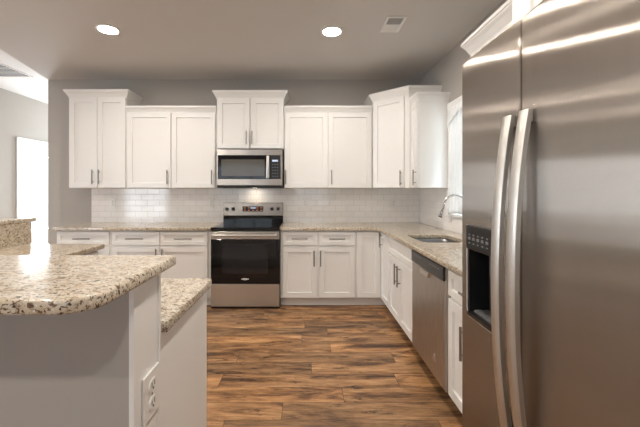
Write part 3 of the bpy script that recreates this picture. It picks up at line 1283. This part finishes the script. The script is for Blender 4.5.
# water and ice dispenser let into the freezer door
h0, h1, v0, v1 = HOLE
bm = B()
box(bm, h0, h1, .068, .078, v0, v1)
box(bm, h0, h0 + .006, .004, .068, v0, v1)
box(bm, h1 - .006, h1, .004, .068, v0, v1)
box(bm, h0 + .006, h1 - .006, .004, .068, v1 - .006, v1)
box(bm, h0 + .006, h1 - .006, -.004, .068, v0, v0 + .012)
ds = obj('dispenser', bm, M['black'], t)
bm = B()
box(bm, h0, h1, -.006, .060, 1.145, v1 - .0005, bev=.004)
dp = obj('control_panel', bm, M['black'], ds)
for k in range(5):
    part_box('button', M['legend'], ds, h0 + .020 + k * .027, h0 + .034 + k * .027, -.0078, -.0055, 1.178, 1.186)
    part_box('button', M['legend'], ds, h0 + .023 + k * .027, h0 + .031 + k * .027, -.0078, -.0055, 1.192, 1.196)
    part_box('button', M['legend'], ds, h0 + .023 + k * .027, h0 + .031 + k * .027, -.0078, -.0055, 1.165, 1.168)
bm = B()
box(bm, h0 + .05, h0 + .085, .045, .066, 1.06, 1.142, bev=.004)
box(bm, h0 + .10, h0 + .13, .045, .066, 1.06, 1.142, bev=.004)
obj('dispenser_paddle', bm, M['grey'], ds)
bm = B()
rings_loft(bm, [rr(h0 + .012, h1 - .012, .012, .064, .01, v0 + .0125), rr(h0 + .012, h1 - .012, .012, .064, .01, v0 + .017)])
obj('drip_tray', bm, M['grey'], ds)
# bright rim round the dispenser
bm = B()
tube(bm, [(h0 - .001, -.001, v1), (h0 - .001, -.001, v0 + .025), (h0 + .004, -.001, v0 + .008), (h0 + .02, -.001, v0 - .001), (h1 - .01, -.002, v0 - .001)], .0022, 8)
obj('dispenser_rim', bm, M['handle'], ds, smooth=True)


# ------------------------------------------------------------------ outlets
def outlet(loc, rz, label, wd=.076, ht=.122):
    t = thing('power_outlet', label, 'outlet', loc, rz)
    part_box('cover_plate', M['plate'], t, -wd / 2, wd / 2, -.007, 0, -ht / 2, ht / 2, bev=.003)
    for s in (-1, 1):
        zc = s * ht * .19
        bm = B()
        rw, rh = wd * .235, ht * .135
        ring = lambda k, y: [(rw * k * math.copysign(min(1, abs(math.cos(a)) ** .7), math.cos(a)), y, zc + rh * k * math.sin(a)) for a in [2 * PI * i / 24 for i in range(24)]]
        rings_loft(bm, [ring(1, -.0068), ring(1, -.0095), ring(.93, -.0102)])
        r = obj('receptacle', bm, M['plate'], t)
        bm = B()
        box(bm, -rw * .42, -rw * .30, -.0108, -.0100, zc - rh * .2, zc + rh * .5)
        box(bm, rw * .28, rw * .42, -.0108, -.0100, zc - rh * .2, zc + rh * .5)
        cyl(bm, (0, -.0108, zc - rh * .5), (0, -.0100, zc - rh * .5), rw * .16, seg=12)
        obj('slots', bm, M['slot'], r)
    bm = B()
    cyl(bm, (0, -.0068, 0), (0, -.0085, 0), .004, .003, 12)
    obj('screw', bm, M['nickel'], t)
    return t


for px, lab in ((113, 'white power outlet on the tiles near the left wall edge'),
                (211, 'white power outlet on the tiles just left of the range'),
                (305, 'white power outlet on the tiles just right of the range'),
                (393.5, 'white power outlet on the tiles below the diagonal corner cabinet')):
    outlet(((px - 305) / 75.7, YB - .0095, 1.165), 0, lab)
outlet((-.4695, 1.030, .724), PI / 2, 'large white power outlet on the peninsula end under the bar', .105, .142)


# ------------------------------------------------------------------ ceiling fixtures
def downlight(x, y, z, label, group=None):
    t = thing('recessed_light', label, 'light', (x, y, z), 0, group)
    bm = B()
    n = 40
    c = lambda r, zz: [(r * math.cos(2 * PI * k / n), r * math.sin(2 * PI * k / n), zz) for k in range(n)]
    rings_loft(bm, [c(.100, -.0005), c(.098, -.006), c(.083, -.008), c(.078, -.003), c(.078, -.0005)], False, False)
    obj('trim_ring', bm, M['trim'], t, smooth=True)
    bm = B()
    rings_loft(bm, [c(.077, -.0015), c(.077, -.005), c(.05, -.0065)])
    obj('lamp_lens', bm, M['lamp'], t)
    return t


downlight(-1.79, 3.09, CZ, 'lit round recessed ceiling light on the left side of the kitchen')
downlight(.248, 3.13, CZ, 'lit round recessed ceiling light in front of the microwave, right of centre')
for x, y in ((-1.79, 1.2), (.248, 1.2), (-1.79, -.9), (.248, -.9)):
    downlight(x, y, CZ, 'lit round recessed ceiling light behind the camera', 'recessed lights out of the frame')
for x, y in ((-5.2, 3.2), (-7.2, 3.2), (-5.2, 0.4), (-7.2, 0.4)):
    downlight(x, y, CZL, 'lit round recessed ceiling light in the living room left of the frame', 'recessed lights in the living room')


def register(x0, x1, y0, y1, z, label, split, n):
    cx_, cy_ = (x0 + x1) / 2, (y0 + y1) / 2
    a, b = (x1 - x0) / 2, (y1 - y0) / 2
    t = thing('air_vent', label, 'vent', (cx_, cy_, z))
    f = .022
    bm = B()
    box(bm, -a, a, -b, -b + f, -.008, -.0003, bev=.002)
    box(bm, -a, a, b - f, b, -.008, -.0003, bev=.002)
    box(bm, -a, -a + f, -b + f, b - f, -.008, -.0003, bev=.002)
    box(bm, a - f, a, -b + f, b - f, -.008, -.0003, bev=.002)
    if split:
        box(bm, -a + f, a - f, -.006, .006, -.008, -.0003)
    obj('vent_frame', bm, M['trim'], t)
    part_box('duct_opening', M['duct'], t, -a + f, a - f, -b + f, b - f, -.0015, -.0004)
    span = 2 * (b - f)
    for k in range(n):
        y = -b + f + span * (k + .5) / n
        tilt = .75 if not split or y < 0 else -.75
        bm = B()
        hw = span / n * (.55 if split else .47)
        r = [(-a + f, y - hw * math.cos(tilt), -.0045 - .004 * math.sin(tilt)), (a - f, y - hw * math.cos(tilt), -.0045 - .004 * math.sin(tilt)),
             (a - f, y + hw * math.cos(tilt), -.0045 + .004 * math.sin(tilt)), (-a + f, y + hw * math.cos(tilt), -.0045 + .004 * math.sin(tilt))]
        if not split or y > 0:
            rings_loft(bm, [r, [(p[0], p[1], p[2] - .0008) for p in r]])
        else:
            box(bm, -a + f, a - f, y - .0012, y + .0012, -.007, -.0016)
        obj('louver', bm, M['trim'], t)
    return t


register(.69, .86, 2.855, 3.135, CZ, 'small white ceiling air vent near the right wall', True, 12)
register(-4.40, -3.62, 3.75, 4.54, CZL, 'large white return air grille on the ceiling at the left', False, 16)
